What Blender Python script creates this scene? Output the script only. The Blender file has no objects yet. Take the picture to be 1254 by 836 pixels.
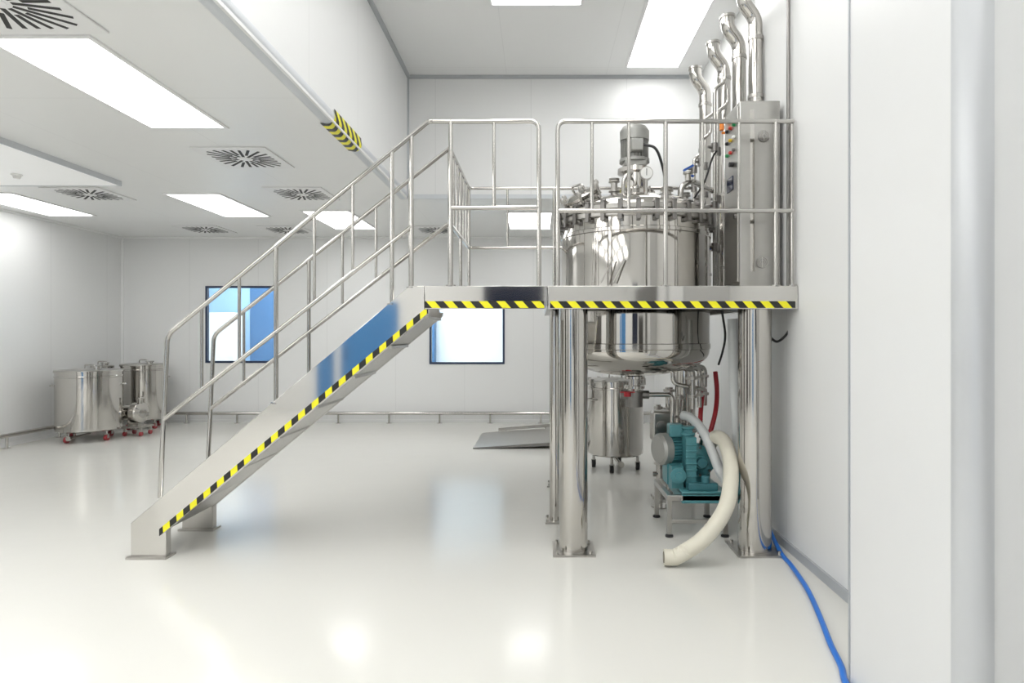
import bpy, bmesh, math, random
from mathutils import Vector, Matrix
random.seed(3)
R=math.radians; PI=math.pi
C=bpy.context.scene.collection
F=760.0; HC=1.5; VX=660.0; VY=410.0
def P(px,py,D): return Vector(((px-VX)*D/F, D, HC-(py-VY)*D/F))
def DF(py): return HC*F/(py-VY)          # depth of a floor point
def G(px,py,z=0.0):
    D=(HC-z)*F/(py-VY); return Vector(((px-VX)*D/F,D,z))

# ------------------------------------------------------------ materials
def newmat(name):
    m=bpy.data.materials.new(name); m.use_nodes=True
    nt=m.node_tree; b=nt.nodes['Principled BSDF']; return m,nt,b
def mat(name,col,rough=.5,metal=0,var=.04,scale=6,bump=0,bscale=40,coat=0,spec=.5,emit=0):
    m,nt,b=newmat(name); N=nt.nodes; L=nt.links
    tc=N.new('ShaderNodeTexCoord'); no=N.new('ShaderNodeTexNoise'); no.inputs['Scale'].default_value=scale
    L.new(tc.outputs['Object'],no.inputs['Vector'])
    mx=N.new('ShaderNodeMix'); mx.data_type='RGBA'
    mx.inputs['A'].default_value=tuple(c*(1-var) for c in col)+(1,)
    mx.inputs['B'].default_value=tuple(min(1,c*(1+var)) for c in col)+(1,)
    L.new(no.outputs['Fac'],mx.inputs['Factor']); L.new(mx.outputs['Result'],b.inputs['Base Color'])
    b.inputs['Roughness'].default_value=rough; b.inputs['Metallic'].default_value=metal
    b.inputs['Coat Weight'].default_value=coat; b.inputs['Specular IOR Level'].default_value=spec
    if emit:
        b.inputs['Emission Color'].default_value=tuple(col)+(1,); b.inputs['Emission Strength'].default_value=emit
    if bump:
        n2=N.new('ShaderNodeTexNoise'); n2.inputs['Scale'].default_value=bscale; L.new(tc.outputs['Object'],n2.inputs['Vector'])
        bp=N.new('ShaderNodeBump'); bp.inputs['Strength'].default_value=bump; bp.inputs['Distance'].default_value=.01
        L.new(n2.outputs['Fac'],bp.inputs['Height']); L.new(bp.outputs['Normal'],b.inputs['Normal'])
    return m
def panelmat(name,col,axes,rough=.35,w=.006,dark=.72):
    """panels with thin joints: axes = [('X',period,offset),...]"""
    m,nt,b=newmat(name); N=nt.nodes; L=nt.links
    tc=N.new('ShaderNodeTexCoord'); sp=N.new('ShaderNodeSeparateXYZ'); L.new(tc.outputs['Object'],sp.inputs[0])
    last=None
    for ax,per,off in axes:
        a=N.new('ShaderNodeMath'); a.operation='ADD'; a.inputs[1].default_value=off+100*per; L.new(sp.outputs[ax],a.inputs[0])
        d=N.new('ShaderNodeMath'); d.operation='DIVIDE'; d.inputs[1].default_value=per; L.new(a.outputs[0],d.inputs[0])
        f=N.new('ShaderNodeMath'); f.operation='FRACT'; L.new(d.outputs[0],f.inputs[0])
        l=N.new('ShaderNodeMath'); l.operation='LESS_THAN'; l.inputs[1].default_value=w/per; L.new(f.outputs[0],l.inputs[0])
        if last is None: last=l
        else:
            x=N.new('ShaderNodeMath'); x.operation='MAXIMUM'; L.new(last.outputs[0],x.inputs[0]); L.new(l.outputs[0],x.inputs[1]); last=x
    mx=N.new('ShaderNodeMix'); mx.data_type='RGBA'
    mx.inputs['A'].default_value=tuple(col)+(1,); mx.inputs['B'].default_value=tuple(c*dark for c in col)+(1,)
    L.new(last.outputs[0],mx.inputs['Factor']); L.new(mx.outputs['Result'],b.inputs['Base Color'])
    b.inputs['Roughness'].default_value=rough
    return m
def stripemat(name,vec,period,off=0):
    m,nt,b=newmat(name); N=nt.nodes; L=nt.links
    tc=N.new('ShaderNodeTexCoord'); dp=N.new('ShaderNodeVectorMath'); dp.operation='DOT_PRODUCT'
    L.new(tc.outputs['Object'],dp.inputs[0]); dp.inputs[1].default_value=vec
    a=N.new('ShaderNodeMath'); a.operation='ADD'; a.inputs[1].default_value=off+100*period; L.new(dp.outputs['Value'],a.inputs[0])
    d=N.new('ShaderNodeMath'); d.operation='DIVIDE'; d.inputs[1].default_value=period; L.new(a.outputs[0],d.inputs[0])
    f=N.new('ShaderNodeMath'); f.operation='FRACT'; L.new(d.outputs[0],f.inputs[0])
    l=N.new('ShaderNodeMath'); l.operation='LESS_THAN'; l.inputs[1].default_value=.5; L.new(f.outputs[0],l.inputs[0])
    mx=N.new('ShaderNodeMix'); mx.data_type='RGBA'
    mx.inputs['A'].default_value=(.92,.86,.02,1); mx.inputs['B'].default_value=(.015,.015,.015,1)
    L.new(l.outputs[0],mx.inputs['Factor']); L.new(mx.outputs['Result'],b.inputs['Base Color']); b.inputs['Roughness'].default_value=.4
    return m
def floormat():
    m,nt,b=newmat('epoxy_floor'); N=nt.nodes; L=nt.links
    tc=N.new('ShaderNodeTexCoord'); no=N.new('ShaderNodeTexNoise'); no.inputs['Scale'].default_value=.7; no.inputs['Detail'].default_value=5
    L.new(tc.outputs['Object'],no.inputs['Vector'])
    mx=N.new('ShaderNodeMix'); mx.data_type='RGBA'
    mx.inputs['A'].default_value=(.72,.712,.67,1); mx.inputs['B'].default_value=(.755,.748,.71,1)
    L.new(no.outputs['Fac'],mx.inputs['Factor']); L.new(mx.outputs['Result'],b.inputs['Base Color'])
    b.inputs['Roughness'].default_value=.14; b.inputs['Specular IOR Level'].default_value=.2
    n2=N.new('ShaderNodeTexNoise'); n2.inputs['Scale'].default_value=3; L.new(tc.outputs['Object'],n2.inputs['Vector'])
    bp=N.new('ShaderNodeBump'); bp.inputs['Strength'].default_value=.06; bp.inputs['Distance'].default_value=.02
    L.new(n2.outputs['Fac'],bp.inputs['Height']); L.new(bp.outputs['Normal'],b.inputs['Normal'])
    return m
def emitmat(name,col,s):
    m,nt,b=newmat(name)
    b.inputs['Base Color'].default_value=(.9,.9,.9,1); b.inputs['Emission Color'].default_value=tuple(col)+(1,); b.inputs['Emission Strength'].default_value=s
    return m
def glassmat():
    m=bpy.data.materials.new('window_glass'); m.use_nodes=True; nt=m.node_tree; N=nt.nodes; L=nt.links
    N.remove(N['Principled BSDF']); o=N['Material Output']
    t=N.new('ShaderNodeBsdfTransparent'); t.inputs[0].default_value=(.92,.96,.98,1); g=N.new('ShaderNodeBsdfGlossy'); g.inputs['Roughness'].default_value=.02
    fr=N.new('ShaderNodeFresnel'); fr.inputs[0].default_value=1.45; mx=N.new('ShaderNodeMixShader')
    L.new(fr.outputs[0],mx.inputs[0]); L.new(t.outputs[0],mx.inputs[1]); L.new(g.outputs[0],mx.inputs[2]); L.new(mx.outputs[0],o.inputs[0])
    return m
WC=(.84,.845,.84)
M=dict(
 floor=floormat(),
 wall_x=panelmat('wall_panel_x',WC,[('X',1.18,.1)],dark=.87), wall_y=panelmat('wall_panel_y',WC,[('Y',1.18,.35)],dark=.85),
 ceil=panelmat('ceiling_panel',(.88,.885,.88),[('X',1.22,.4),('Y',1.5,.1)],w=.007,dark=.92),
 plain=mat('white_panel',WC,.35,var=.01), pier=mat('white_steel_panel',(.79,.795,.795),.3,var=.01),
 far=mat('next_room_wall',(.80,.86,.90),.5,var=.02), paleblue=mat('pale_blue_paint',(.36,.55,.76),.5,var=.03),
 glowpanel=mat('added_glow_panel',(.86,.865,.86),.4,var=.01,emit=.22),  # slight glow put in so the panel reads brighter than the ceiling
 alu=mat('painted_cove_trim',(.66,.685,.715),.45,0,var=.02), alu2=mat('satin_corner_profile',(.62,.635,.655),.3,.3,var=.02), trimg=mat('grey_trim',(.44,.46,.48),.35,.1,var=.03),
 steel=mat('polished_steel',(.58,.56,.53),.09,1,.05,3,.02,9), mirror=mat('mirror_steel',(.57,.55,.52),.06,1,.03,2,.03,5),
 sheet=mat('polished_sheet',(.68,.665,.64),.06,1,.03,2),
 brushed=mat('brushed_steel',(.50,.485,.46),.28,1,.06,14,.03,60), tube=mat('tube_steel',(.54,.525,.50),.14,1,.04,5),
 face=mat('light_brushed_steel',(.52,.51,.485),.34,1,.05,14), rough=mat('tread_steel',(.55,.54,.52),.3,1,.15,60,.5,90), plate=mat('dull_plate_steel',(.46,.45,.43),.34,1,.1,30,.1,60), dsteel=mat('dark_steel',(.26,.25,.24),.3,1,.1,20),
 motor=mat('grey_motor_paint',(.38,.38,.36),.35,.4,.06,20), black=mat('black_rubber',(.02,.02,.022),.5,0,.1,20),
 teal=mat('teal_pump_paint',(.085,.28,.31),.33,0,.12,14,.1,30), tealdk=mat('dark_teal_paint',(.05,.19,.22),.4,0,.12,14),
 cream=mat('cream_hose',(.77,.735,.62),.45,0,.05,12), hosein=mat('hose_inside',(.22,.20,.15),.6,0,.05,12), greyh=mat('grey_hose',(.66,.68,.68),.35,0,.05,12),
 blueh=mat('blue_hose',(.02,.18,.66),.35,0,.08,12), redh=mat('red_hose',(.45,.02,.03),.35,0,.1,20), redw=mat('red_wheel',(.38,.05,.06),.4,0,.1,20),
 blue=mat('blue_plastic',(.02,.10,.42),.35,0,.05,10), blueadded=mat('added_door_blue',(.07,.24,.52),.4,0,.03,3), mutedblue=mat('muted_blue_paint',(.06,.15,.30),.4,0,.03,3),
 darkadded=mat('added_door_dark',(.08,.075,.07),.4,0,.03,3),
 navy=mat('navy_frame',(.015,.03,.08),.3,0,.05,8), dark=mat('dark_glass',(.02,.025,.05),.1,0,.05,3), white=mat('white_face',(.85,.85,.83),.4,0,.01),
 green=mat('green_button',(.03,.28,.1),.3), red=mat('red_button',(.5,.03,.02),.3), yellow=mat('yellow_button',(.65,.45,.03),.3), orange=mat('orange_beacon',(.85,.25,.03),.25),
 slot=mat('black_slot',(.03,.03,.03),.6), vent=mat('white_vent',(.86,.86,.86),.4,0,.01),
 light=emitmat('light_diffuser',(1,1,.99),6.0), fill_light=emitmat('added_fill_diffuser',(1,1,.99),3.7), glass=glassmat(),
 tapeP=stripemat('hazard_tape_platform',(1,0,.9),.118), tapeS=stripemat('hazard_tape_stair',(.777+.5,0,.63-.55),.122),
 tapeB=stripemat('hazard_tape_beam',(.6,1,.9),.14),
)
# ------------------------------------------------------------ mesh builder
def support(pr,lim=.06,d=.006):
    """extra points next to the ends of long straight runs so smooth shading stays tight"""
    out=[pr[0]]
    for a,b in zip(pr,pr[1:]):
        L_=math.dist(a,b)
        if L_>lim:
            for t in (d/L_,1-d/L_): out.append(tuple(a[i]+(b[i]-a[i])*t for i in range(len(a))))
        out.append(b)
    return out
class MB:
    def __init__(s): s.bm=bmesh.new()
    def box(s,x0,x1,y0,y1,z0,z1,mx=None):
        co=[(x0,y0,z0),(x1,y0,z0),(x1,y1,z0),(x0,y1,z0),(x0,y0,z1),(x1,y0,z1),(x1,y1,z1),(x0,y1,z1)]
        v=[s.bm.verts.new((mx@Vector(c)) if mx else c) for c in co]
        for f in ((0,3,2,1),(4,5,6,7),(0,1,5,4),(1,2,6,5),(2,3,7,6),(3,0,4,7)): s.bm.faces.new([v[i] for i in f])
        return s
    def prism(s,pts,y0,y1):            # pts in xz
        a=[s.bm.verts.new((x,y0,z)) for x,z in pts]; b=[s.bm.verts.new((x,y1,z)) for x,z in pts]; n=len(pts)
        s.bm.faces.new(a); s.bm.faces.new(b[::-1])
        for i in range(n): s.bm.faces.new((a[i],b[i],b[(i+1)%n],a[(i+1)%n]))
        return s
    def tube(s,path,r,seg=12,cap=True,prof=None):
        if prof is None and len(path)>2: path=support([tuple(p) for p in path])
        path=[Vector(p) for p in path]; n=len(path); rings=[]
        t0=(path[1]-path[0]).normalized(); up=Vector((0,0,1)) if abs(t0.z)<.9 else Vector((0,1,0))
        u=(up-t0*up.dot(t0)).normalized()
        for i,p in enumerate(path):
            if i==0: t=t0
            elif i==n-1: t=(path[-1]-path[-2]).normalized()
            else: t=((path[i+1]-p).normalized()+(p-path[i-1]).normalized()).normalized()
            u=(u-t*u.dot(t)).normalized(); w=t.cross(u)
            rr=prof[i] if prof else r
            rings.append([s.bm.verts.new(p+(u*math.cos(2*PI*k/seg)+w*math.sin(2*PI*k/seg))*rr) for k in range(seg)])
        for a,b in zip(rings,rings[1:]):
            for k in range(seg): s.bm.faces.new((a[k],a[(k+1)%seg],b[(k+1)%seg],b[k]))
        if cap:
            s.bm.faces.new(rings[0][::-1]); s.bm.faces.new(rings[-1])
        return s
    def cyl(s,p0,p1,r,r2=None,seg=24): return s.tube([p0,p1],r,seg,True,[r,r if r2 is None else r2])
    def lathe(s,prof,seg=48,mx=None):     # profile (r,z) around z of mx
        prof=support(prof)
        mx=mx or Matrix(); rings=[]
        for r,z in prof:
            if r<1e-5: rings.append([s.bm.verts.new(mx@Vector((0,0,z)))])
            else: rings.append([s.bm.verts.new(mx@Vector((r*math.cos(2*PI*k/seg),r*math.sin(2*PI*k/seg),z))) for k in range(seg)])
        for a,b in zip(rings,rings[1:]):
            for k in range(seg):
                k2=(k+1)%seg
                if len(a)==1 and len(b)==1: continue
                if len(a)==1: s.bm.faces.new((a[0],b[k2],b[k]))
                elif len(b)==1: s.bm.faces.new((a[k],a[k2],b[0]))
                else: s.bm.faces.new((a[k],a[k2],b[k2],b[k]))
        return s
    def build(s,name,m,parent=None,bevel=0,kind=None):
        bmesh.ops.recalc_face_normals(s.bm,faces=s.bm.faces[:])
        for e in s.bm.edges:
            if len(e.link_faces)==2 and e.calc_face_angle(0)>R(38): e.smooth=False
        for f in s.bm.faces: f.smooth=True
        if parent is not None:
            r=parent
            while r.parent: r=r.parent
            bmesh.ops.translate(s.bm,verts=s.bm.verts[:],vec=-Vector(r.location))
        me=bpy.data.meshes.new(name); s.bm.to_mesh(me); s.bm.free()
        me.materials.append(M[m] if isinstance(m,str) else m)
        o=bpy.data.objects.new(name,me); C.objects.link(o)
        if parent is not None: o.parent=parent
        if bevel:
            b=o.modifiers.new('bevel','BEVEL'); b.width=bevel; b.segments=2; b.limit_method='ANGLE'; b.angle_limit=R(40)
        if kind: o['kind']=kind
        return o
def thing(name,loc,label,cat,group=None):
    o=bpy.data.objects.new(name,None); C.objects.link(o); o.location=loc; o.empty_display_size=.1
    o['label']=label; o['category']=cat
    if group: o['group']=group
    return o
def tag(o,label,cat,group=None):
    o['label']=label; o['category']=cat
    if group: o['group']=group
    return o
def fillet(pts,r,n=5):
    pts=[Vector(p) for p in pts]; out=[pts[0]]
    for a,b,c in zip(pts,pts[1:],pts[2:]):
        d1=(a-b); d2=(c-b); rr=min(r,d1.length*.45,d2.length*.45)
        p0=b+d1.normalized()*rr; p2=b+d2.normalized()*rr
        for i in range(n+1):
            t=i/n; out.append(p0*(1-t)**2+b*2*t*(1-t)+p2*t*t)
    out.append(pts[-1]); return out
def spline(pts,n=10):
    pts=[Vector(p) for p in pts]; q=[pts[0]*2-pts[1]]+pts+[pts[-1]*2-pts[-2]]; out=[]
    for i in range(1,len(q)-2):
        p0,p1,p2,p3=q[i-1:i+3]
        for k in range(n):
            t=k/n; out.append(.5*((2*p1)+(p2-p0)*t+(2*p0-5*p1+4*p2-p3)*t*t+(3*p1-p0-3*p2+p3)*t**3))
    out.append(pts[-1]); return out
def resample(path,step):
    out=[path[0]]; acc=0
    for a,b in zip(path,path[1:]):
        d=(b-a).length; pos=step-acc
        while pos<=d: out.append(a+(b-a)*(pos/d)); pos+=step
        acc=(acc+d)%step
    return out
def axmat(loc,d):
    d=Vector(d).normalized(); return Matrix.Translation(loc)@d.to_track_quat('Z','Y').to_matrix().to_4x4()
def ax(x,y,z,d): return axmat(Vector((x,y,z)),d)

# ------------------------------------------------------------ the room
XL=-7.15; XR=1.745; XR2=1.98; YS=5.0; YB=10.65; YF=-4.0; ZL=3.18; ZH=4.69; XB=-1.62; YU=7.65
S='structure'
MB().box(XL-.2,XR2+.2,YF-.1,13.2,-.1,0).build('floor','floor',kind=S)
MB().box(XL,XB-.1,YF,YB,ZL,ZL+.08).box(XB-.1,XR2,YU+.1,YB,ZL,ZL+.08).build('ceiling','ceil',kind=S)
MB().box(XB,XR2,YF,YU,ZH,ZH+.08).build('ceiling_upper','ceil',kind=S)
MB().box(XL-.1,XL,YF,YB+.1,0,ZL+.1).build('wall_left','wall_y',kind=S)
MB().box(XB-.1,XB,YF,YU,ZL,ZH+.08).build('wall_upper_left','wall_y',kind=S)
MB().box(XB-.1,XR2,YU,YU+.1,ZL,ZH+.08).build('wall_upper_back','wall_x',kind=S)
MB().box(XR,XR2+.1,YF,YS,0,ZH+.08).box(XR2,XR2+.1,YS,YB+.1,0,ZH+.08).build('wall_right','wall_y',kind=S)
W1=(-5.72,-4.51,1.02,2.34); W2=(-1.878,-.588,1.0,2.34)
b=MB(); y0,y1=YB,YB+.1
b.box(XL,XR2,y0,y1,W1[3],ZL+.1)
b.box(XL,XR2,y0,y1,0,1.0); b.box(XL,W1[0],y0,y1,1.0,W1[3]); b.box(W1[1],W2[0],y0,y1,1.0,W1[3]); b.box(W2[1],XR2,y0,y1,1.0,W1[3]); b.box(W1[0],W1[1],y0,y1,1.0,1.02)
b.build('wall_back','wall_x',kind=S)
MB().box(XL-.1,XR2+.1,YF-.1,YF,0,ZH+.08).build('wall_front','wall_x',kind=S)
# room beyond the windows
MB().box(XL,XR2,13.0,13.1,0,3.3).box(XL-.1,XL,YB+.1,13.1,0,3.3).box(XR2,XR2+.1,YB+.1,13.1,0,3.3).box(XL,XR2,YB+.1,13.1,3.2,3.3).build('wall_beyond','far',kind=S)
for n,(x0,x1,z0,z1) in enumerate((W1,W2),1):
    t=.035; w=bpy.data.objects.new('window_%d'%n,None); C.objects.link(w); w.location=((x0+x1)/2,YB,z0); w['kind']=S
    MB().box(x0,x1,YB-.012,YB+.05,z1-t,z1).box(x0,x1,YB-.012,YB+.05,z0,z0+t).box(x0,x0+t,YB-.012,YB+.05,z0+t,z1-t).box(x1-t,x1,YB-.012,YB+.05,z0+t,z1-t).build('window_frame','navy',w)
    MB().box(x0+t,x1-t,YB+.02,YB+.028,z0+t,z1-t).build('window_pane','glass',w)
# unseen doors and window added for reflections, and what lies in the next room
def door(n,x0,x1,y,z1,m,hx,s):
    d=MB().box(x0,x1,min(y,y+s*.05),max(y,y+s*.05),0,z1).build('door_%d'%n,m,kind=S,bevel=.004)
    MB().tube(fillet([(hx,y+s*.05,1.0),(hx,y+s*.1,1.0),(hx,y+s*.1,1.25),(hx,y+s*.05,1.25)],.03),.01,8).build('door_handle','tube',d)
door(1,-4.40,-4.08,YF,1.95,'blueadded',-4.15,1); door(2,-3.92,-2.80,YF,2.15,'blueadded',-3.8,1)  # unseen blue doors, sized to reflect as blue patches on the stringer
w=MB().box(-1.1,.1,YF,YF+.03,1.2,2.55).build('window_3','dark',kind=S)  # unseen dark pane added for the navy reflection on the fascia
door(3,-6.02,-5.25,12.98,2.6,'mutedblue',-5.4,-1)
MB().box(-7.1,-6.03,12.96,13.0,0,2.7).build('trim_10','paleblue',kind=S)
# unseen dark doors added so the steel reflects dark bands
door(4,.35,1.35,YF,1.9,'darkadded',.45,1)
def added_sidedoor(n,x,y0,y1,z1,s):
    d=MB().box(min(x,x+s*.05),max(x,x+s*.05),y0,y1,0,z1).build('door_%d'%n,'darkadded',kind=S,bevel=.004)
    MB().tube(fillet([(x+s*.05,y0+.1,1.0),(x+s*.1,y0+.1,1.0),(x+s*.1,y0+.1,1.25),(x+s*.05,y0+.1,1.25)],.03),.01,8).build('door_handle','tube',d)
added_sidedoor(5,XL,.2,2.4,2.3,1); added_sidedoor(6,XL,-3.2,-1.4,2.3,1); added_sidedoor(7,XR,-2.6,-.8,2.3,-1); added_sidedoor(8,XR,.1,1.2,2.2,-1)  # unseen side doors added for contrast in the steel
tag(MB().box(-6.62,-6.1,12.4,12.8,0,1.95).build('storage_cabinet','white',bevel=.01),'white cabinet standing beyond the left window','cabinet')
tag(MB().box(-2.36,-2.14,12.7,12.95,0,2.7).build('storage_cabinet','mutedblue',bevel=.01),'narrow blue locker at the left edge of the view through the centre window','cabinet')
MB().box(-6,-1,11.4,12.2,3.18,3.2).build('trim_9',emitmat('next_room_light',(.97,.985,1),15),kind=S)
# pier near the camera on the right
b=MB(); r=.075; x0,x1,y0,y1=1.33,1.745,1.92,2.66
pts=[(x1,y0)]+[(x0+r-r*math.sin(a),y0+r-r*math.cos(a)) for a in [i*PI/2/10 for i in range(11)]]+[(x0,y1),(x1,y1)]
lo=[b.bm.verts.new((x,y,0)) for x,y in pts]; hi=[b.bm.verts.new((x,y,ZH)) for x,y in pts]
b.bm.faces.new(lo); b.bm.faces.new(hi[::-1])
for i in range(len(pts)): b.bm.faces.new((lo[i],lo[(i+1)%len(pts)],hi[(i+1)%len(pts)],hi[i]))
b.build('wall_pier','pier',kind=S)
b=MB(); rr=r+.006
q=[(x0+r-rr*math.sin(a),y0+r-rr*math.cos(a)) for a in [i*PI/2/14 for i in range(15)]]
q=[(q[0][0],y0)]+q+[(x0,q[-1][1])]
lo=[b.bm.verts.new((x,y,0)) for x,y in q]; hi=[b.bm.verts.new((x,y,ZH)) for x,y in q]
for i in range(len(q)-1): b.bm.faces.new((lo[i],lo[i+1],hi[i+1],hi[i]))
b.build('trim_1','alu2',kind=S)
MB().box(1.325,1.33,2.65,2.66,0,ZH).build('trim_2','trimg',kind=S)
# trims
MB().cyl((XB-.055,YF,ZL+.05),(XB-.055,YU,ZL+.05),.062).build('trim_3','alu',kind=S)
MB().cyl((XB,YF,ZH),(XB,YU,ZH),.035,seg=12).cyl((XB,YU,ZH),(XR2,YU,ZH),.035,seg=12).cyl((XB,YU,ZL),(XB,YU,ZH),.022,seg=12).build('trim_4','trimg',kind=S)
MB().box(XB,XR2,YU-.012,YU,ZL-.002,ZL+.05).build('trim_5','alu',kind=S)
MB().cyl((XL,YF,ZL),(XL,YB,ZL),.03,seg=12).cyl((XL,YB,ZL),(XR2,YB,ZL),.03,seg=12).cyl((XL,YB,0),(XL,YB,ZL),.03,seg=12).build('trim_6','plain',kind=S)
MB().box(XR-.02,XR,1.3,YS,0,.06).build('baseboard_right','trimg',kind=S)
MB().box(XL,XR2,YB-.015,YB,0,.05).build('baseboard_back','plain',kind=S)
MB().box(XL,XL+.015,2.5,YB-.015,0,.05).build('baseboard_left','plain',kind=S)
MB().box(XL,-4.58,3.2,6.77,ZL-.05,ZL).build('trim_7','glowpanel',kind=S)  # dropped panel, no lamp; its brightness is an added glow
MB().box(-4.58,-4.565,3.2,6.79,ZL-.055,ZL).box(XL,-4.58,6.77,6.785,ZL-.055,ZL).build('trim_8','alu',kind=S)
# hazard tape round the lower edge of the raised ceiling
b=MB()
y0,y1=4.90,5.64; cx,cz=XB-.055,ZL+.05
q=[(XB+.004,cz+.055),(XB+.009,cz)]+[(cx+.066*math.cos(a),cz-.066*math.sin(a)) for a in [i*PI/2/6 for i in range(1,7)]]+[(cx-.055,ZL-.006)]
A=[b.bm.verts.new((x,y0,z)) for x,z in q]; B=[b.bm.verts.new((x,y1,z)) for x,z in q]
for i in range(len(q)-1): b.bm.faces.new((A[i],A[i+1],B[i+1],B[i]))
tag(b.build('hazard_tape','tapeB'),'black and yellow hazard tape wrapped round the ceiling step edge','tape')
# ------------------------------------------------------------ ceiling lights
def light(x0,x1,y0,y1,z,label,grp,m='light'):
    t=thing('ceiling_light',((x0+x1)/2,(y0+y1)/2,z),label,'light',grp); f=.03
    MB().box(x0-f,x0,y0-f,y1+f,z-.012,z).box(x1,x1+f,y0-f,y1+f,z-.012,z).box(x0,x1,y0-f,y0,z-.012,z).box(x0,x1,y1,y1+f,z-.012,z).build('frame','vent',t)
    MB().box(x0,x1,y0,y1,z-.008,z).build('diffuser',m,t)
gl='recessed panel lights in the low ceiling'; gh='recessed panel lights in the high ceiling'
light(-3.12,-2.54,3.5,5.0,ZL,'large bright rectangular panel light nearest on the low ceiling at upper left',gl)
light(-4.43,-3.81,7.38,8.75,ZL,'bright panel light between two round vents in the middle of the low ceiling',gl)
light(-3.2,-2.58,8.4,9.8,ZL,'small panel light on low ceiling seen through the stair handrail',gl)
light(-6.86,-6.24,7.34,8.69,ZL,'panel light on the low ceiling nearest the left wall',gl)
light(-.45,.17,8.5,9.8,ZL,'panel light on the low ceiling behind the platform guardrail',gl)
light(1.05,1.65,5.7,7.38,ZH,'panel light in the high ceiling above the mixing tank beside the pipes',gh)
light(-.45,.4,4.3,5.98,ZH,'high ceiling panel light cut by the top of the photo',gh)
for x in (-6.2,-4.9,-3.6,-2.3):  # unseen panels added as fill light over the low ceiling
    for y in (2.3,.7,-1.0,-2.8): light(x-.4,x+.4,y-.65,y+.65,ZL,'added unseen fill panel in the low ceiling behind the viewer',gl+' behind the viewer','fill_light')
for x in (-.75,.6):  # unseen panels added as fill for the upper room
    for y in (3.3,1.6,-.1,-1.8): light(x-.45,x+.45,y-.7,y+.7,ZH,'added unseen fill panel in the high ceiling above the viewer',gh+' above the viewer','fill_light')
# ------------------------------------------------------------ ceiling vents
def vent(x,y,label):
    t=thing('ceiling_vent',(x,y,ZL),label,'air vent','slotted square air vents in the low ceiling')
    MB().box(x-.34,x+.34,y-.34,y+.34,ZL-.014,ZL).build('plate','vent',t,bevel=.004)
    b=MB()
    for k in range(24):
        a=2*PI*k/24; mx=Matrix.Translation((x,y,0))@Matrix.Rotation(a,4,'Z')
        r0=.07 if k%2 else .13
        r1=min(.275/max(abs(math.cos(a)),abs(math.sin(a))),.335)
        b.box(r0,r1,-.0125,.0125,ZL-.0155,ZL-.012,mx)
    b.build('slots','slot',t)
    MB().lathe([(0,ZL-.02),(.045,ZL-.02),(.05,ZL-.012)],20,Matrix.Translation((x,y,0))).build('hub','vent',t)
vent(-2.785,5.88,'slotted ceiling vent directly beyond the largest panel light')
vent(-2.72,3.1,'slotted ceiling vent cut off by the top left corner of the photo')
vent(-5.34,7.38,'slotted ceiling vent nearest the left wall light')
vent(-2.81,7.38,'slotted ceiling vent just left of the stair handrail, in the middle row')
vent(-5.29,9.85,'far slotted ceiling vent above the left window, leftmost of the far row')
vent(-4.01,9.9,'second far slotted ceiling vent from the left, right of the left window')
vent(-1.62,9.9,'far slotted ceiling vent behind the top of the stairs')
tag(MB().lathe([(0,ZL-.05),(.03,ZL-.045),(.035,ZL-.02),(.05,ZL-.012),(.05,ZL)],20,Matrix.Translation((-5.3,6.3,-.05))).build('smoke_detector','white'),'small white smoke detector on the low ceiling at left','detector')
# ------------------------------------------------------------ bumper rails
t=thing('bumper_rail',(-2.5,YB-.09,0),'low stainless bumper rail running along the back wall','rail')
MB().cyl((XL+.12,YB-.1,.17),(1.9,YB-.1,.17),.028,seg=12).build('rail','tube',t)
x=XL+.3
while x<1.9:
    MB().cyl((x,YB-.1,.0),(x,YB-.1,.145),.016,seg=8).lathe([(.045,0),(.045,.01),(0,.012)],12,Matrix.Translation((x,YB-.1,0))).build('bracket','tube',t); x+=.86
t=thing('bumper_rail',(XL+.1,5,0),'low stainless bumper rail running along the left wall','rail')
MB().cyl((XL+.12,2.6,.17),(XL+.12,9.3,.17),.028,seg=12).build('rail','tube',t)
y=2.8
while y<9.3:
    MB().cyl((XL+.12,y,.0),(XL+.12,y,.145),.016,seg=8).lathe([(.045,0),(.045,.01),(0,.012)],12,Matrix.Translation((XL+.12,y,0))).build('bracket','tube',t); y+=.9
# ------------------------------------------------------------ platform
TC=Vector((.80,5.2,0)); TR=.61
ZD=1.83; X0=-.768; X1=1.742; XS=.055; YP=4.17; YQ=6.3
pl=thing('work_platform',(.5,5.2,0),'raised stainless steel platform with guardrail around the mixing tank','platform')
MB().box(X0,XS-.006,YP,YP+.05,1.675,ZD).build('fascia','sheet',pl,bevel=.003)
MB().box(XS+.006,X1,YP,YP+.05,1.675,ZD).build('fascia','sheet',pl,bevel=.003)
MB().box(X0,XS-.02,YP-.004,YP,1.681,1.727).build('hazard_tape','tapeP',pl)
MB().box(XS+.02,X1-.02,YP-.004,YP,1.681,1.727).build('hazard_tape','tapeP',pl)
b=MB(); n=64
inn=[];inb=[];out=[];outb=[]
rx0,rx1,ry0,ry1=XS,X1,YP+.05,YQ
for k in range(n):
    a=2*PI*k/n; c,s_=math.cos(a),math.sin(a)
    tt=min([((rx1-TC.x)/c if c>1e-6 else 1e9),((rx0-TC.x)/c if c<-1e-6 else 1e9),((ry1-TC.y)/s_ if s_>1e-6 else 1e9),((ry0-TC.y)/s_ if s_<-1e-6 else 1e9)])
    for L_,rr,z in ((inn,TR+.03,ZD),(inb,TR+.03,ZD-.03),(out,tt,ZD),(outb,tt,ZD-.03)):
        L_.append(b.bm.verts.new((TC.x+c*rr,TC.y+s_*rr,z)))
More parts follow.
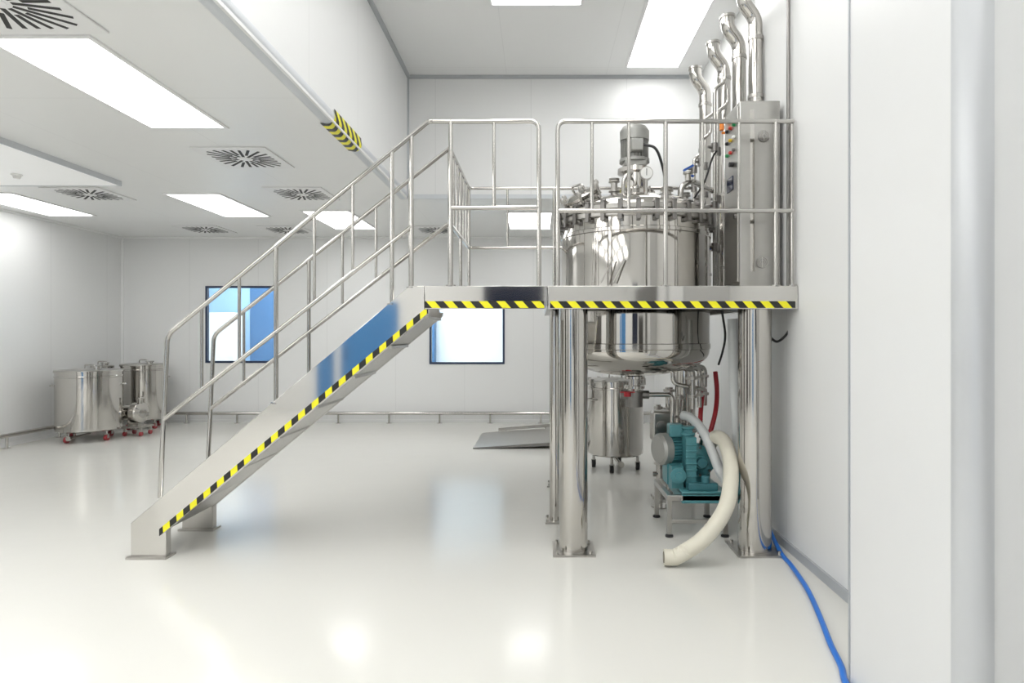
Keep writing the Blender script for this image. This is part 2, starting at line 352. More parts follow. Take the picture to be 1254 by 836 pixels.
for k in range(n):
    j=(k+1)%n
    b.bm.faces.new((inn[k],out[k],out[j],inn[j])); b.bm.faces.new((inb[k],inb[j],outb[j],outb[k])); b.bm.faces.new((inn[k],inn[j],inb[j],inb[k])); b.bm.faces.new((out[k],outb[k],outb[j],out[j]))
b.build('deck','brushed',pl)
MB().box(X0,XS,YP+.05,YQ,ZD-.02,ZD).build('deck','brushed',pl)
for bx_ in ((XS,X1,YQ-.05,YQ),(XS,XS+.05,YP+.05,YQ-.05),(X1-.05,X1,YP+.05,YQ-.05)): MB().box(*bx_,1.695,ZD-.03).build('beam','brushed',pl)
def column(x,y,r,ps,zt=1.7):
    c=MB().lathe([(0,.012),(r,.012),(r,zt),(0,zt)],40,Matrix.Translation((x,y,0))).build('column','steel',pl)
    b=MB().box(x-ps,x+ps,y-ps,y+ps,0,.014)
    b.build('base_plate','brushed',c)
    for sx in (-1,1):
        for sy in (-1,1): MB().cyl((x+sx*ps*.78,y+sy*ps*.78,.014),(x+sx*ps*.78,y+sy*ps*.78,.035),.011,seg=6).build('bolt','brushed',c)
column(.24,4.33,.1,.145,1.8); column(1.505,4.33,.112,.16,1.8); column(.17,6.2,.055,.09,1.8); column(1.46,6.2,.1,.14,1.8)
column(.13,5.0,.045,.08,1.8)
# guardrails (front plane)
YG=4.2; RT=.0155
def railpart(paths,r,name='guardrail',parent=pl,m='tube'):
    b=MB()
    for p in paths: b.tube(p,r,12)
    return b.build(name,m,parent)
def vert(parent,px,pt,z0=ZD,D=YG,name='post',r=RT,x=None,zt=None):
    X=P(px,0,D).x if x is None else x; Z=P(0,pt,D).z if zt is None else zt
    b=MB().cyl((X,D,z0),(X,D,Z),r,seg=12)
    if name=='post': b.lathe([(.034,z0),(.034,z0+.008),(0,z0+.008)],14,Matrix.Translation((X,D,0)))
    return b.build(name,'tube',parent)
ZT=2.945; ZM=2.36
xa=P(526,0,YG).x; xb=P(660,0,YG).x
g1=railpart([fillet([(xa,YG,ZT),(xb,YG,ZT),(xb,YG,ZD)],.06),[(P(552,0,YG).x,YG,ZM),(xb,YG,ZM)]],RT)
vert(g1,552,147); vert(g1,605,147,z0=ZM,name='baluster',r=.012)
xc=P(683,0,YG).x; xd=1.725
g2=railpart([fillet([(xc,YG,ZD),(xc,YG,ZT),(xd,YG,ZT)],.06),[(xc,YG,ZM-.02),(xd,YG,ZM-.02)]],RT)
for px in (725,770,860,905): vert(g2,px,147,z0=ZM-.02,name='baluster',r=.012)
vert(g2,815,147); vert(g2,950,147); vert(g2,970,152,name='post',r=.012)
YT=4.8; xs=-.69
g3=railpart([fillet([(xs,YT,ZD),(xs,YT,ZT),(xs-.0,6.12,ZT),(1.55,6.12,ZT),(1.55,6.12,ZD)],.05),fillet([(xs,YT,ZM),(xs,6.12,ZM),(1.55,6.12,ZM)],.03)],RT)
for y in (5.46,6.12): vert(g3,0,0,D=y,x=xs,zt=ZT)
for y in (5.02,5.24,5.68,5.9): vert(g3,0,0,D=y,x=xs,zt=ZT,z0=ZM,name='baluster',r=.011)
for x in (.15,.9): vert(g3,0,0,D=6.12,x=x,zt=ZT)
for x in (-.31,.5): vert(g3,0,0,D=6.12,x=x,zt=ZT,z0=ZM,name='baluster',r=.011)
# ------------------------------------------------------------ staircase
st=thing('staircase',(-1.7,4.5,0),'stainless steel staircase with tube handrails leading up to the platform','staircase')
sb=.8296
def zb_(x): return .183+(x+2.507)*sb
prof=[(-2.743,.014),(-2.507,.014),(-2.507,.183),(-.745,zb_(-.745)),(-.745,1.672),(-.772,1.672),(-.772,1.83),(-.87,1.83),(-2.743,.235)]
for y,m in ((YP,'sheet'),(4.77,'brushed')):
    s_=MB().prism(prof,y,y+.06).build('stringer',m,st,bevel=.003)
    MB().box(-2.76,-2.49,y-.03,y+.09,0,.014).build('base_plate','brushed',s_)
MB().prism([(-2.55,zb_(-2.55)+.002),(-.745,zb_(-.745)+.002),(-.745,1.672),(-.772,zb_(-.772)+.048),(-2.55,zb_(-2.55)+.05)],YP-.004,YP).build('hazard_tape','tapeS',st)
MB().prism([(-2.50,.192),(-.78,zb_(-.78)+.003),(-.78,zb_(-.78)+.009),(-2.50,.198)],YP+.06,4.77).build('soffit','rough',st)
for i in range(1,9):
    z=.203*i; x=(z+.13-.232)/.8086-2.743
    MB().box(x-.12,x+.11,YP+.06,4.77,z-.015,z+.005).box(x-.12,x-.11,YP+.06,4.77,z-.045,z-.015).build('tread','rough',st)
for D in (YG,YT):
    xt=-.746 if D==YG else xs
    xA,zA=-2.514,1.50
    sl=(ZT-zA)/(xt-xA)
    top=[(xA-.05,D,.40),(xA,D,zA),(xt,D,ZT)]
    if D==YG: top.append((xt+.03,D,ZT))
    zm0=.93
    def zt_(x): return zA+sl*(x-xA)
    def zm_(x): return zm0+(ZM-zm0)*(x-xA)/(-.70-xA)
    def zs_(x): return .235+(x+2.743)*.8516
    xe=P(504,0,YG).x
    mid=[(xA-.025,D,zm0),(xe,D,zm_(xe))] if D==YG else [(xA-.025,D,zm0),(xs,D,zm_(xs))]
    hr=railpart([fillet(top,.05),mid],RT,'handrail',st)
    full=[P(p,0,YG).x for p in (338,480)]+([xe] if D==YG else []); half=[P(p,0,YG).x for p in (247,293,385,432)]
    for x in full: vert(hr,0,0,D=D,x=x,zt=zt_(x),z0=zs_(x)-.02,name='post',r=.0145)
    for x in half: vert(hr,0,0,D=D,x=x,zt=zt_(x),z0=zm_(x),name='baluster',r=.011)
# ------------------------------------------------------------ mixing tank
tk=thing('mixing_tank',(TC.x,TC.y,1.18),'large polished stainless mixing tank with motor set through the platform','tank')
T=Matrix.Translation((TC.x,TC.y,0))
pr=[(0,1.16)]+[(TR*math.sin(a),1.37-.21*math.cos(a)) for a in [i*PI/2/12 for i in range(1,13)]]
pr+= [(TR,2.41),(0,2.41)]
MB().lathe(pr,96,T).build('body','mirror',tk)
MB().lathe([(TR,1.385),(TR+.008,1.39),(TR+.008,1.43),(TR,1.435)],96,T).build('weld_band','steel',tk)
MB().lathe([(TR,2.28),(TR+.008,2.285),(TR+.008,2.31),(TR,2.315)],96,T).build('weld_band','steel',tk)
MB().lathe([(TR-.04,2.39),(TR+.018,2.39),(TR+.025,2.396),(TR+.025,2.432),(TR+.002,2.434),(TR+.002,2.444),(TR+.025,2.446),(TR+.025,2.48),(TR-.02,2.485),(TR-.04,2.485)],96,T).build('rim_flange','brushed',tk)
pr=[((TR-.02)*math.cos(a),2.475+.175*math.sin(a)) for a in [i*PI/2/12 for i in range(12)]]+[(0,2.65)]
MB().lathe(pr,96,T).build('lid','mirror',tk)
c0=MB().box(TC.x+TR-.01,TC.x+TR+.042,TC.y-.017,TC.y+.017,2.355,2.38).box(TC.x+TR+.026,TC.x+TR+.046,TC.y-.017,TC.y+.017,2.355,2.505).box(TC.x+TR-.03,TC.x+TR+.046,TC.y-.017,TC.y+.017,2.49,2.51).cyl((TC.x+TR-.01,TC.y,2.48),(TC.x+TR-.01,TC.y,2.525),.010,seg=8).build('clamp','dsteel',tk,bevel=.003)
for k in range(1,30):
    c=c0.copy(); C.objects.link(c); c.parent=tk; c.rotation_euler=(0,0,2*PI*k/30)
ag=MB().lathe([(0,2.63),(.17,2.63),(.17,2.69),(.13,2.70),(.10,2.72),(.10,2.84),(.14,2.85),(.14,2.885),(.10,2.89),(.10,2.93),(0,2.93)],40,T).build('motor_stand','steel',tk)
MB().box(TC.x-.09,TC.x+.09,TC.y-.1,TC.y+.1,2.89,2.96).build('gearbox','motor',tk,bevel=.015)
b=MB().lathe([(0,2.94),(.125,2.94),(.125,2.965),(.10,2.97),(.10,3.13),(0,3.13)],40,T)
for k in range(28):
    b.box(.09,.117,-.003,.003,2.97,3.13,T@Matrix.Rotation(2*PI*k/28,4,'Z'))
mo=b.build('motor','motor',tk)
MB().lathe([(0,3.12),(.12,3.12),(.122,3.20),(.10,3.235),(0,3.24)],40,T).build('fan_cover','motor',mo)
MB().box(TC.x-.05,TC.x+.05,TC.y-.17,TC.y-.10,3.0,3.1).build('terminal_box','motor',mo,bevel=.008)
for k in range(8):
    a=2*PI*k/8; MB().cyl((TC.x+.15*math.cos(a),TC.y+.15*math.sin(a),2.66),(TC.x+.15*math.cos(a),TC.y+.15*math.sin(a),2.72),.011,seg=6).build('bolt','brushed',ag)
MB().tube(spline([(TC.x+.05,5.05,3.05),(TC.x+.14,5.0,3.0),(TC.x+.2,5.02,2.86),(TC.x+.24,5.1,2.74),(TC.x+.26,5.15,2.62)]),.011,8).build('motor_cable','black',tk)
# manhole
d=Vector((-.45,-.28,.85)).normalized(); o0=Vector((.39,5.0,2.52)); mx=axmat(o0,d)
mh=MB().lathe([(0,-.04),(.13,-.04),(.13,.07),(.155,.07),(.155,.09),(0,.09)],40,mx).build('manhole','steel',tk)
MB().lathe([(0,.095),(.155,.095),(.158,.115),(.14,.12),(.10,.14),(0,.155)],40,mx).build('cover','steel',mh)
for k in range(6):
    m2=mx@Matrix.Rotation(2*PI*k/6+.3,4,'Z')
    b=MB(); p=m2@Vector((.165,0,.05)); q=m2@Vector((.165,0,.14)); b.cyl(p,q,.008,seg=8)
    b.lathe([(0,.13),(.02,.13),(.022,.15),(.012,.17),(0,.17)],12,m2@Matrix.Translation((.165,0,0))); b.build('swing_bolt','brushed',mh)
p=[mx@Vector(v) for v in ((-.07,0,.13),(-.07,0,.20),(.07,0,.20),(.07,0,.13))]
MB().tube(fillet(p,.03),.009,8).build('handle','tube',mh)
# nozzles on the lid
def nozzle(x,y,z0,z1,r,parent=tk,cap=True):
    b=MB().cyl((x,y,z0),(x,y,z1),r,seg=20)
    for zz in (z0+(z1-z0)*.45,z1-.02): b.lathe([(r*.9,zz-.008),(r+.018,zz-.004),(r+.018,zz+.006),(r*.9,zz+.012)],20,Matrix.Translation((x,y,0)))
    if cap: b.lathe([(0,z1-.005),(r+.014,z1-.005),(r+.016,z1+.004),(0,z1+.012)],20,Matrix.Translation((x,y,0)))
    return b.build('nozzle','brushed',parent)
nozzle(.60,4.95,2.56,2.74,.026); nozzle(1.02,4.95,2.56,2.67,.035); nozzle(1.2,5.1,2.5,2.66,.028)
MB().tube(fillet([(.66,4.86,2.56),(.66,4.86,2.72),(.74,4.9,2.80),(.74,5.1,2.80)],.04),.016,12).build('pipe','tube',tk)
# gauge
gg=MB().cyl((.84,4.86,2.60),(.84,4.86,2.72),.012,seg=10).cyl((.84,4.885,2.765),(.84,4.845,2.765),.052,seg=32).build('pressure_gauge','brushed',tk)
MB().cyl((.84,4.845,2.765),(.84,4.841,2.765),.045,seg=32).build('dial','white',gg)
MB().box(.838,.842,4.838,4.841,2.745,2.80).build('needle','black',gg)
# valve with blue handle at the right of the lid and pipe to the wall
v=MB().tube(fillet([(1.13,4.95,2.52),(1.13,4.95,2.68),(1.22,4.98,2.74),(1.42,5.25,2.74),(1.5,5.35,2.74)],.06),.024,14).build('outlet_pipe','tube',tk)
MB().cyl((1.19,4.96,2.73),(1.19,4.96,2.80),.024,seg=16).lathe([(.02,2.78),(.038,2.785),(.038,2.80),(.0,2.805)],16,Matrix.Translation((1.19,4.96,0))).build('valve','brushed',v)
MB().box(-.015,.075,-.012,.012,0,.016,Matrix.Translation((1.17,4.95,2.81))@Matrix.Rotation(-.5,4,'Y')).build('lever','blue',v)
MB().box(-.015,.06,-.012,.012,0,.014,Matrix.Translation((1.20,5.05,2.80))@Matrix.Rotation(.3,4,'Y')).build('lever','blue',v)
MB().tube(spline([(1.25,5.0,2.6),(1.32,4.95,2.72),(1.38,4.95,2.9),(1.40,4.9,2.95)]),.008,8).build('wire','black',tk)
for px in (742,757):  # two thin slanted rods against the tank front
    p0=P(px+8,318,4.60); p1=P(px-6,346,4.60)
    MB().cyl((p0.x,4.585,p0.z),(p1.x,4.585,p1.z),.006,seg=8).build('slanted_rod','brushed',tk)
# bottom outlet
b=MB().lathe([(0,1.0),(.05,1.0),(.05,1.05),(.085,1.055),(.085,1.075),(.05,1.08),(.05,1.13),(.085,1.135),(.085,1.155),(.05,1.16),(.05,1.2),(0,1.2)],24,T)
bo=b.build('bottom_outlet','steel',tk)
MB().cyl((TC.x,5.2,1.03),(TC.x,5.2,.90),.07,seg=24).cyl((TC.x-.12,5.2,1.0),(TC.x+.12,5.2,1.0),.035,seg=16).build('bottom_valve','dsteel',bo)
MB().tube(fillet([(TC.x+.1,5.2,1.0),(TC.x+.32,5.2,1.0),(TC.x+.32,5.2,.75)],.05),.02,12).build('drain_pipe','tube',bo)
MB().tube(fillet([(TC.x+.3,5.1,1.28),(TC.x+.3,5.1,1.1),(TC.x+.55,5.1,1.05),(TC.x+.62,5.3,1.05)],.05),.018,12).build('drain_pipe','tube',bo)
MB().cyl((.72,5.05,1.0),(.72,5.05,1.035),.03,seg=12).box(.66,.78,5.04,5.06,1.03,1.04).build('valve_handle','redh',bo)
for x,y,r_ in ((1.12,5.0,.022),(1.2,5.1,.020),(1.28,5.25,.026)):
    j=MB().tube(fillet([(x,y,1.40),(x,y,1.24),(x+.13,y+.05,1.22),(x+.13,y+.05,.9)],.04),r_,12).build('jacket_pipe','tube',tk)
    for z in (1.15,1.0): MB().lathe([(r_*.9,z-.012),(r_+.014,z-.010),(r_+.014,z+.010),(r_*.9,z+.012)],16,Matrix.Translation((x+.13,y+.05,0))).build('collar','brushed',j)
# ------------------------------------------------------------ pipe manifold standing behind the pump
mf=thing('pipe_manifold',(1.25,5.72,0),'stainless pipe manifold with valves standing behind the teal pump','pipes')
for i,(x,h,r_) in enumerate(((1.10,.86,.022),(1.20,1.02,.034),(1.30,.95,.022),(1.40,1.3,.026))):
    p_=MB().cyl((x,5.72,.03),(x,5.72,h),r_,seg=16).build('pipe','tube',mf)
    for z in (.32,h-.2,h-.03): MB().lathe([(r_*.9,z-.014),(r_+.02,z-.011),(r_+.02,z+.011),(r_*.9,z+.014)],16,Matrix.Translation((x,5.72,0))).build('collar','brushed',p_)
    v_=MB().cyl((x,5.72,h-.34),(x,5.72,h-.26),r_+.018,seg=16).cyl((x,5.72,h-.3),(x,5.64,h-.3),.012,seg=8).build('valve','dsteel',p_)
MB().cyl((1.05,5.72,.62),(1.45,5.72,.62),.02,seg=14).build('cross_pipe','tube',mf)
MB().cyl((1.05,5.72,.22),(1.45,5.72,.22),.024,seg=14).build('cross_pipe','tube',mf)
MB().box(1.04,1.46,5.66,5.78,0,.03).build('base','brushed',mf,bevel=.004)
# ------------------------------------------------------------ control cabinet
cb=thing('control_cabinet',(1.565,4.58,ZD),'tall stainless control cabinet standing on the platform against the right wall','cabinet')
MB().box(1.427,1.715,4.41,4.75,ZD+.002,3.165).build('body','face',cb,bevel=.006)
dd=MB().box(1.415,1.427,4.425,4.735,1.88,3.13).build('door','face',cb,bevel=.003)
MB().cyl((1.415,4.46,2.35),(1.40,4.46,2.35),.018,seg=14).build('lock','dsteel',dd)
MB().box(1.409,1.415,4.52,4.66,2.56,2.66).build('display','dark',dd)
cols=['green','red','black','white','yellow','black','dsteel','red','green']
k=0
for z in (3.02,2.93,2.84):
    for y in (4.49,4.57,4.65):
        MB().cyl((1.415,y,z),(1.402,y,z),.013,seg=14).cyl((1.402,y,z),(1.396,y,z),.010,seg=14).build('button',cols[k%9],dd); k+=1
MB().cyl((1.415,4.52,2.74),(1.385,4.52,2.74),.018,seg=14).build('switch_knob','black',dd)
MB().cyl((1.385,4.70,3.05),(1.385,4.70,3.10),.017,seg=16).cyl((1.385,4.70,3.03),(1.41,4.70,3.03),.01,seg=8).build('beacon','orange',cb)
for px,py in ((935,167),(933,321)):
    q=P(px,py,4.41)
    f=MB().cyl((q.x,4.41,q.z),(q.x,4.402,q.z),.042,seg=28).build('fan_vent','dsteel',cb)
    b=MB()
    for rr in (.014,.026,.037): b.lathe([(rr-.003,0),(rr-.003,.004),(rr+.003,.004),(rr+.003,0)],28,axmat(Vector((q.x,4.402,q.z)),(0,-1,0)))
    b.cyl((q.x-.037,4.399,q.z),(q.x+.037,4.399,q.z),.002,seg=6).cyl((q.x,4.399,q.z-.037),(q.x,4.399,q.z+.037),.002,seg=6); b.build('grille','tube',f)
MB().box(1.50,1.53,4.406,4.41,1.95,3.1).build('cover_strip','steel',cb)
# ------------------------------------------------------------ gooseneck pipes on the right wall
gp='stainless gooseneck pipes along the right wall'
labs=['thick stainless gooseneck pipe rising behind the control cabinet, nearest of the row','stainless gooseneck pipe second nearest in the wall row','stainless gooseneck pipe third in the wall row above the tank','stainless gooseneck pipe farthest in the wall row']
for (x,y,zt,r_),lb in zip(((1.685,4.83,3.96,.052),(1.665,5.16,3.92,.056),(1.665,5.58,3.90,.056),(1.665,6.22,3.95,.06)),labs):
    t=thing('vent_pipe',(x,y,ZD),lb,'pipe',gp)
    path=fillet([(x,y,ZD+.002),(x,y,zt),(x-.10,y-.02,zt+.11),(x-.105,y-.02,zt+.22)],.06)
    MB().tube(path,r_,20).build('pipe','steel',t)
    for z in (2.1,2.75,3.35,3.8): MB().lathe([(r_*.95,z-.016),(r_+.006,z-.014),(r_+.006,z+.014),(r_*.95,z+.016)],20,Matrix.Translation((x,y,0))).build('collar','brushed',t)
    MB().lathe([(0,-.02),(r_+.008,-.02),(r_+.008,.0),(0,.005)],20,axmat(path[-1],(-.05,0,1))).build('end_cap','brushed',t)
for i,(x,y,z1) in enumerate(((1.50,5.3,3.6),(1.56,5.42,3.45),(1.50,5.75,3.3),(1.58,5.9,3.55),(1.50,6.0,3.2))):
    t=thing('service_pipe',(x,y,.9),['thin stainless pipe right of the tank motor closest to the cabinet','thin stainless pipe behind the closest service pipe','short thin stainless pipe behind the tank lid','thin stainless pipe near the farthest gooseneck','shortest thin stainless pipe at the back corner of the platform'][i],'pipe','thin service pipes beside the tank')
    MB().tube(fillet([(x,y,ZD+.002),(x,y,z1),(x+.09,y,z1+.06),(x+.09,y,z1+.2)],.04),.017,12).build('pipe','tube',t)
    for z in (2.25,2.6+.08*i,3.1): MB().cyl((x,y,z-.035),(x,y,z+.035),.03,seg=14).cyl((x,y,z),(x-.06,y-.02,z),.012,seg=8).build('valve','dsteel',t)
    MB().box(x-.10,x-.06,y-.03,y-.01,2.24,2.26).build('lever','blue' if i%2 else 'redh',t)
tag(MB().tube(fillet([(1.72,4.28,4.685),(1.72,4.28,ZD+.002)],.02),.013,10).build('conduit','dsteel'),'dark vertical conduit on the right wall beside the control cabinet','conduit')
# ------------------------------------------------------------ pump under the platform
pu=thing('transfer_pump',(1.18,4.85,0),'teal painted pump on a stainless stand under the platform','pump')
b=MB()
for x in (.97,1.385):
    for y in (4.62,5.12): b.box(x-.018,x+.018,y-.018,y+.018,.02,.30)
b.box(.95,1.405,4.60,4.64,.27,.31).box(.95,1.405,5.10,5.14,.27,.31).box(.95,.99,4.64,5.10,.27,.31).box(1.365,1.405,4.64,5.10,.27,.31).box(.97,1.385,4.61,4.63,.10,.13)
b.build('stand','brushed',pu,bevel=.003)
for x in (.97,1.385):
    for y in (4.62,5.12): MB().lathe([(0,0),(.03,0),(.03,.012),(.012,.02),(0,.02)],16,Matrix.Translation((x,y,0))).build('foot','black',pu)
MB().box(1.06,1.40,4.60,5.10,.31,.335).box(1.06,1.40,4.60,4.612,.25,.33).box(1.06,1.072,4.61,5.1,.25,.33).build('bed_plate','teal',pu,bevel=.006)
HZ=.52
b=MB().lathe([(0,0),(.05,0),(.06,.02),(.075,.03),(.118,.045),(.123,.055),(.123,.075),(.105,.08),(.105,.11),(.125,.115),(.125,.14),(.10,.15),(.10,.22),(0,.22)],36,ax(1.25,4.78,HZ,(0,1,0)))
b.box(1.16,1.34,4.86,5.0,.335,.52)
hd=b.build('pump_head','teal',pu)
MB().lathe([(0,-.03),(.035,-.03),(.04,0),(.0,0)],20,ax(1.25,4.78,HZ,(0,1,0))).build('cap','tealdk',hd)
for k in range(8):
    a=2*PI*k/8; x=1.25+.105*math.cos(a); z=HZ+.105*math.sin(a)
    MB().cyl((x,4.835,z),(x,4.81,z),.01,seg=6).build('bolt','dsteel',hd)
mxm=ax(1.17,4.97,.60,(-1,-.35,.0))
b=MB().lathe([(0,0),(.10,0),(.10,.17),(0,.17)],36,mxm)
for k in range(30): b.box(.095,.120,-.0035,.0035,.01,.165,mxm@Matrix.Rotation(2*PI*k/30,4,'Z'))
b.box(1.0,1.13,4.84,5.02,.335,.50)
mm=b.build('motor','teal',pu)
MB().lathe([(0,.17),(.124,.17),(.124,.23),(.105,.25),(0,.255)],36,mxm).build('fan_cover','motor',mm)
MB().box(1.02,1.13,4.84,4.96,.70,.80).build('terminal_box','teal',mm,bevel=.012)
b=MB().box(1.12,1.20,4.72,4.95,.335,.72)
for k in range(7): b.box(1.115,1.205,4.71,4.72,.37+k*.048,.385+k*.048)
b.lathe([(0,0),(.055,0),(.055,.02),(.035,.025),(.035,.05),(.05,.055),(.05,.07),(0,.07)],24,ax(1.16,4.83,.72,(0,0,1)))
b.build('gearbox','teal',pu,bevel=.006)
MB().lathe([(0,0),(.03,0),(.03,.03),(.06,.035),(.06,.05),(.03,.055),(.03,.08),(0,.08)],24,ax(1.05,4.72,.44,(0,-1,0))).box(1.01,1.10,4.72,4.84,.335,.50).build('side_flange','teal',pu)
MB().lathe([(0,0),(.05,0),(.05,.02),(.035,.02),(.035,.07),(.05,.07),(.05,.09),(0,.09)],24,ax(1.29,4.90,.61,(.3,0,1))).build('outlet_port','steel',pu)
MB().box(1.12,1.34,4.64,4.69,.335,.39).lathe([(0,0),(.03,0),(.03,.05),(0,.05)],18,ax(1.25,4.66,.39,(0,0,1))).build('coupling_guard','tealdk',pu,bevel=.006)
fb=thing('filter_housing',(1.03,5.45,0),'small stainless filter box on a pole behind the teal pump','filter')
MB().box(.98,1.15,5.35,5.5,.58,.84).build('housing','brushed',fb,bevel=.02)
MB().cyl((1.06,5.42,0.012),(1.06,5.42,.58),.02,seg=14).lathe([(0,0),(.08,0),(.08,.012),(0,.012)],20,Matrix.Translation((1.06,5.42,0))).build('pole','tube',fb)
MB().lathe([(0,0),(.05,0),(.05,.03),(0,.04)],20,ax(1.06,5.35,.71,(0,-1,0))).build('port','dsteel',fb)
# ------------------------------------------------------------ hoses
def ribbed(path,r,step=.011,amp=.007):
    p=resample(path,step); return p,[r+(amp if i%2 else 0) for i in range(len(p))]
ch=spline([P(868,545,4.86),P(877,535,4.72),P(888,543,4.55),P(895,572,4.33),P(890,618,4.12),P(866,655,4.02),P(838,676,4.02),P(812,689,4.03)],14)
for q in ch: q.z=max(q.z,.058)
pp,rr=ribbed(ch,.050,.009,.003)
hs=tag(MB().tube(pp,.05,24,True,rr).build('ribbed_hose','cream'),'thick cream ribbed suction hose curving down to the floor before the pump','hose')
MB().lathe([(0,0),(.036,0),(.036,.003),(0,.003)],24,axmat(pp[-1],pp[-1]-pp[-2])).build('hose_mouth','hosein',hs)
gh_=spline([P(836,508,4.98),P(848,513,4.9),P(862,530,4.78),P(873,555,4.68),P(882,577,4.62),P(893,590,4.62),P(901,575,4.64),P(903,540,4.66),P(899,470,4.66),P(897,389,4.66)],12)
pp,rr=ribbed(gh_,.036,.01,.002)
tag(MB().tube(pp,.02,16,True,rr).build('grey_hose','greyh'),'pale grey flexible hose looping from the pump up beside the right column','hose')
for i,px in enumerate((860,878)):
    q=spline([P(px-2,455,5.35),P(px,480,5.3),P(px-2,505,5.2),P(px-3-6*i,532,5.15)],12)
    pp,rr=ribbed(q,.018,.01,.003)
    tag(MB().tube(pp,.02,14,True,rr).build('red_hose','redh'),['red braided hose under the tank, left of the pair','red braided hose under the tank, right of the pair beside the column'][i],'hose','red hoses under the tank')
bh=spline([Vector((1.665,4.62,.35)),Vector((1.675,4.54,.12)),G(956,676,.016),G(969,692,.016),G(988,720,.016),G(1003,752,.016),G(1017,788,.016),G(1030,815,.016),Vector((1.30,2.60,.016)),Vector((1.27,2.2,.016)),Vector((1.2,1.6,.016))],14)
tag(MB().tube(bh,.0145,14).build('water_hose','blueh'),'blue water hose lying on the floor along the right wall','hose')
dh=spline([P(906,384,4.56),P(908,450,4.56),P(915,560,4.56),Vector((1.60,4.54,.35)),Vector((1.625,4.50,.08)),Vector((1.61,4.54,.02))],12)
tag(MB().tube(dh,.013,12).build('drain_hose','greyh'),'thin grey drain hose running down behind the right column to the floor','hose')
bc=spline([P(968,383,4.36),P(970,392,4.36),P(964,408,4.36),P(952,418,4.4),P(942,412,4.46)],10)
tag(MB().tube(bc,.009,8).build('power_cable','black'),'black cable looping below the right end of the platform','cable')
bc=spline([P(884,380,4.8),P(888,410,4.8),P(885,430,4.85),P(880,446,5.0)],10)
tag(MB().tube(bc,.009,8).build('power_cable','black'),'black cable hanging under the platform beside the tank','cable')
# ------------------------------------------------------------ mobile tanks
def mobile_tank(x,y,r,zb,zt,label,wheel,clamps=0,group=None,rot=0):
    t=thing('mobile_tank',(x,y,0),label,'tank',group); T_=Matrix.Translation((x,y,0))
    MB().lathe([(0,zb),(r*.6,zb),(r*.95,zb+.015),(r,zb+.03),(r,zt-.09),(r+.008,zt-.085),(r+.008,zt-.07),(r,zt-.065),(r,zt-.02),(r+.012,zt-.018),(r+.012,zt),(0,zt)],64,T_).build('body','steel',t)
    l=MB().lathe([(0,zt),(r+.01,zt),(r+.01,zt+.012),(r*.9,zt+.018),(r*.4,zt+.03),(0,zt+.032)],64,T_).build('lid','brushed',t)
    MB().tube(fillet([(x-.07,y,zt+.02),(x-.07,y,zt+.08),(x+.07,y,zt+.08),(x+.07,y,zt+.02)],.03),.009,8).build('handle','tube',l)
    MB().lathe([(0,zt+.02),(.045,zt+.02),(.045,zt+.05),(.06,zt+.05),(.06,zt+.065),(0,zt+.07)],20,Matrix.Translation((x+r*.5,y-r*.3,0))).build('port','tube',l)
    for k in range(clamps):
        a=2*PI*k/clamps; mx=T_@Matrix.Rotation(a,4,'Z')
        MB().box(r-.01,r+.03,-.012,.012,zt-.05,zt+.025,mx).build('clamp','brushed',t,bevel=.003)
    for s_ in ((-1,1) if r>.2 else ()):
        mx=T_@Matrix.Rotation(rot+ (0 if s_>0 else PI),4,'Z')
        p=[mx@Vector(v) for v in ((r-.01,-.07,zt-.2),(r+.04,-.07,zt-.2),(r+.04,.07,zt-.2),(r-.01,.07,zt-.2))]
        MB().tube(fillet(p,.02),.008,8).build('handle','tube',t)
    for k in range(4):
        a=PI/4+k*PI/2+rot; cx_,cy_=x+r*.8*math.cos(a),y+r*.8*math.sin(a)
        MB().cyl((cx_,cy_,zb+.02),(cx_,cy_,.085),.015,seg=10).build('leg','tube',t)
        c=MB().box(cx_-.026,cx_+.026,cy_-.022,cy_+.022,.085,.095).box(cx_-.026,cx_-.021,cy_-.018,cy_+.018,.035,.09).box(cx_+.021,cx_+.026,cy_-.018,cy_+.018,.035,.09).build('caster','brushed',t)
        MB().cyl((cx_-.019,cy_,.042),(cx_+.019,cy_,.042),.042,seg=22).build('wheel',wheel,c)
    b=MB().tube(fillet([(x,y,zb+.01),(x,y,zb-.05),(x+.02,y-r-.02,zb-.05)],.03),.02,14).lathe([(0,0),(.035,0),(.035,.03),(0,.03)],18,axmat(Vector((x+.02,y-r,zb-.05)),(0,-1,0))); b.build('outlet','tube',t)
    return t
gm='mobile tanks against the left wall'
mobile_tank(-6.46,8.92,.405,.13,.99,'wide stainless mobile tank at front of the group by the left wall','redw',0,gm,.5)
mobile_tank(-6.40,10.05,.32,.13,1.02,'stainless mobile tank at the right rear by the back wall corner','redw',0,gm,.4)
mobile_tank(-6.93,9.85,.15,.13,1.0,'narrow stainless mobile tank half hidden behind the wide front one','redw',0,gm,.6)
mobile_tank(.86,6.98,.31,.16,.99,'clamped stainless mobile tank standing under the platform','black',12,None,.5)
ox,oy=-.06,.16
t=thing('small_pump',(-5.95+ox,9.15+oy,0),'small stainless pump with round head between the left mobile tanks','pump')
MB().box(-6.12+ox,-5.80+ox,9.0+oy,9.3+oy,.12,.14).build('base','brushed',t)
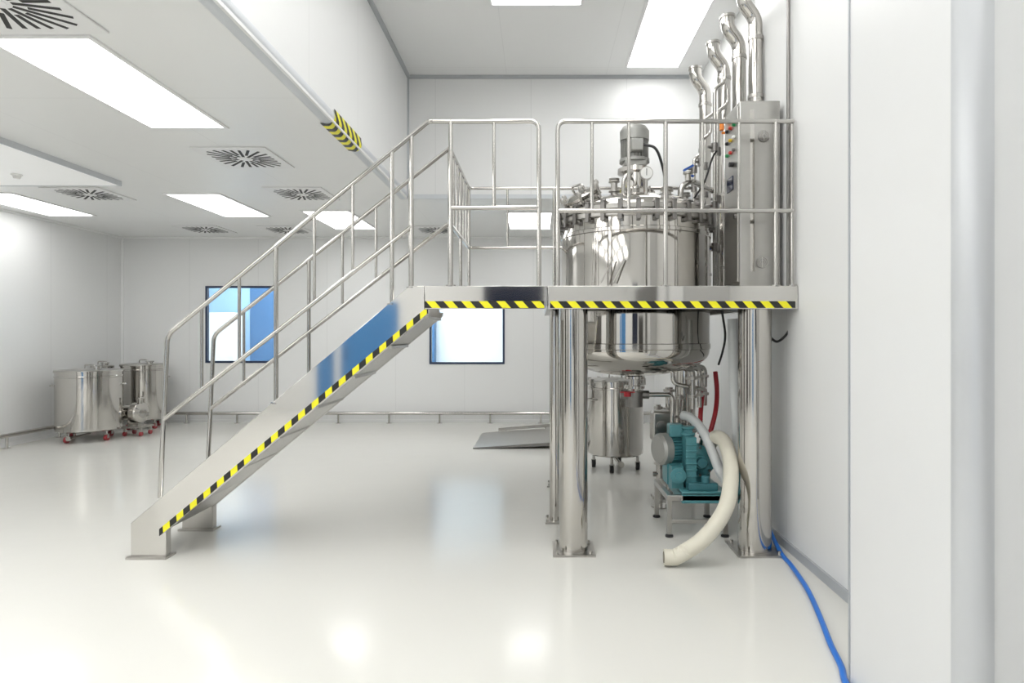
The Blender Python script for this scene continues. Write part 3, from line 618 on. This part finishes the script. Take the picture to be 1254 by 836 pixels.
b=MB().lathe([(0,0),(.08,0),(.15,.02),(.16,.04),(.16,.12),(.12,.14),(.12,.26),(0,.28)],32,ax(-5.86+ox,9.12+oy,.34,(-1,.1,0))); b.box(-6.05+ox,-5.9+ox,9.06+oy,9.2+oy,.14,.25); b.build('motor','steel',t)
MB().cyl((-5.9+ox,9.12+oy,.48),(-5.9+ox,9.12+oy,.56),.035,seg=18).lathe([(.03,.55),(.055,.55),(.055,.565),(0,.57)],18,Matrix.Translation((-5.9+ox,9.12+oy,0))).build('port','tube',t)
for x in (-6.08+ox,-5.84+ox):
    for y in (9.04+oy,9.26+oy):
        c=MB().box(x-.015,x+.015,y-.015,y+.015,.06,.12).build('caster','brushed',t); MB().cyl((x-.014,y,.034),(x+.014,y,.034),.034,seg=18).build('wheel','redw',c)
# ------------------------------------------------------------ floor scale with ramp
t=thing('floor_scale',(-.1,8.9,0),'low stainless floor scale with sloping ramp before the back wall','scale')
MB().prism([(-.87,.004),(.55,.10),(.55,.085),(-.87,0)],8.22,9.5).build('ramp','plate',t)
MB().prism([(-.87,.0),(-.87,.012),(.55,.108),(.55,.05)],8.18,8.22).build('front_edge','dsteel',t)
MB().prism([(-.62,.03),(-.62,.075),(.55,.17),(.55,.12)],9.5,9.54).build('side_rail','brushed',t)
for x in (-.5,.1,.45): MB().cyl((x,9.52,0),(x,9.52,.05 if x<0 else .10),.014,seg=10).build('rail_leg','brushed',t)
for x in (.1,.45):
    for y in (8.4,9.4): MB().cyl((x,y,0),(x,y,.06),.03,seg=14).build('foot','black',t)
# ------------------------------------------------------------ world, camera
w=bpy.data.worlds.new('World'); bpy.context.scene.world=w; w.use_nodes=True
w.node_tree.nodes['Background'].inputs[0].default_value=(.9,.95,1,1); w.node_tree.nodes['Background'].inputs[1].default_value=.6
cam=bpy.data.cameras.new('Camera'); co=bpy.data.objects.new('Camera',cam); C.objects.link(co)
cam.sensor_width=36; cam.lens=36*F/1254; co.location=(0,0,HC); co.rotation_euler=(PI/2,0,0)
cam.shift_x=-(VX-627)/1254; cam.shift_y=-(418-VY)/1254; cam.clip_start=.05
bpy.context.scene.camera=co
vs=bpy.context.scene.view_settings; vs.view_transform='Standard'; vs.look='None'; vs.exposure=0; vs.gamma=1
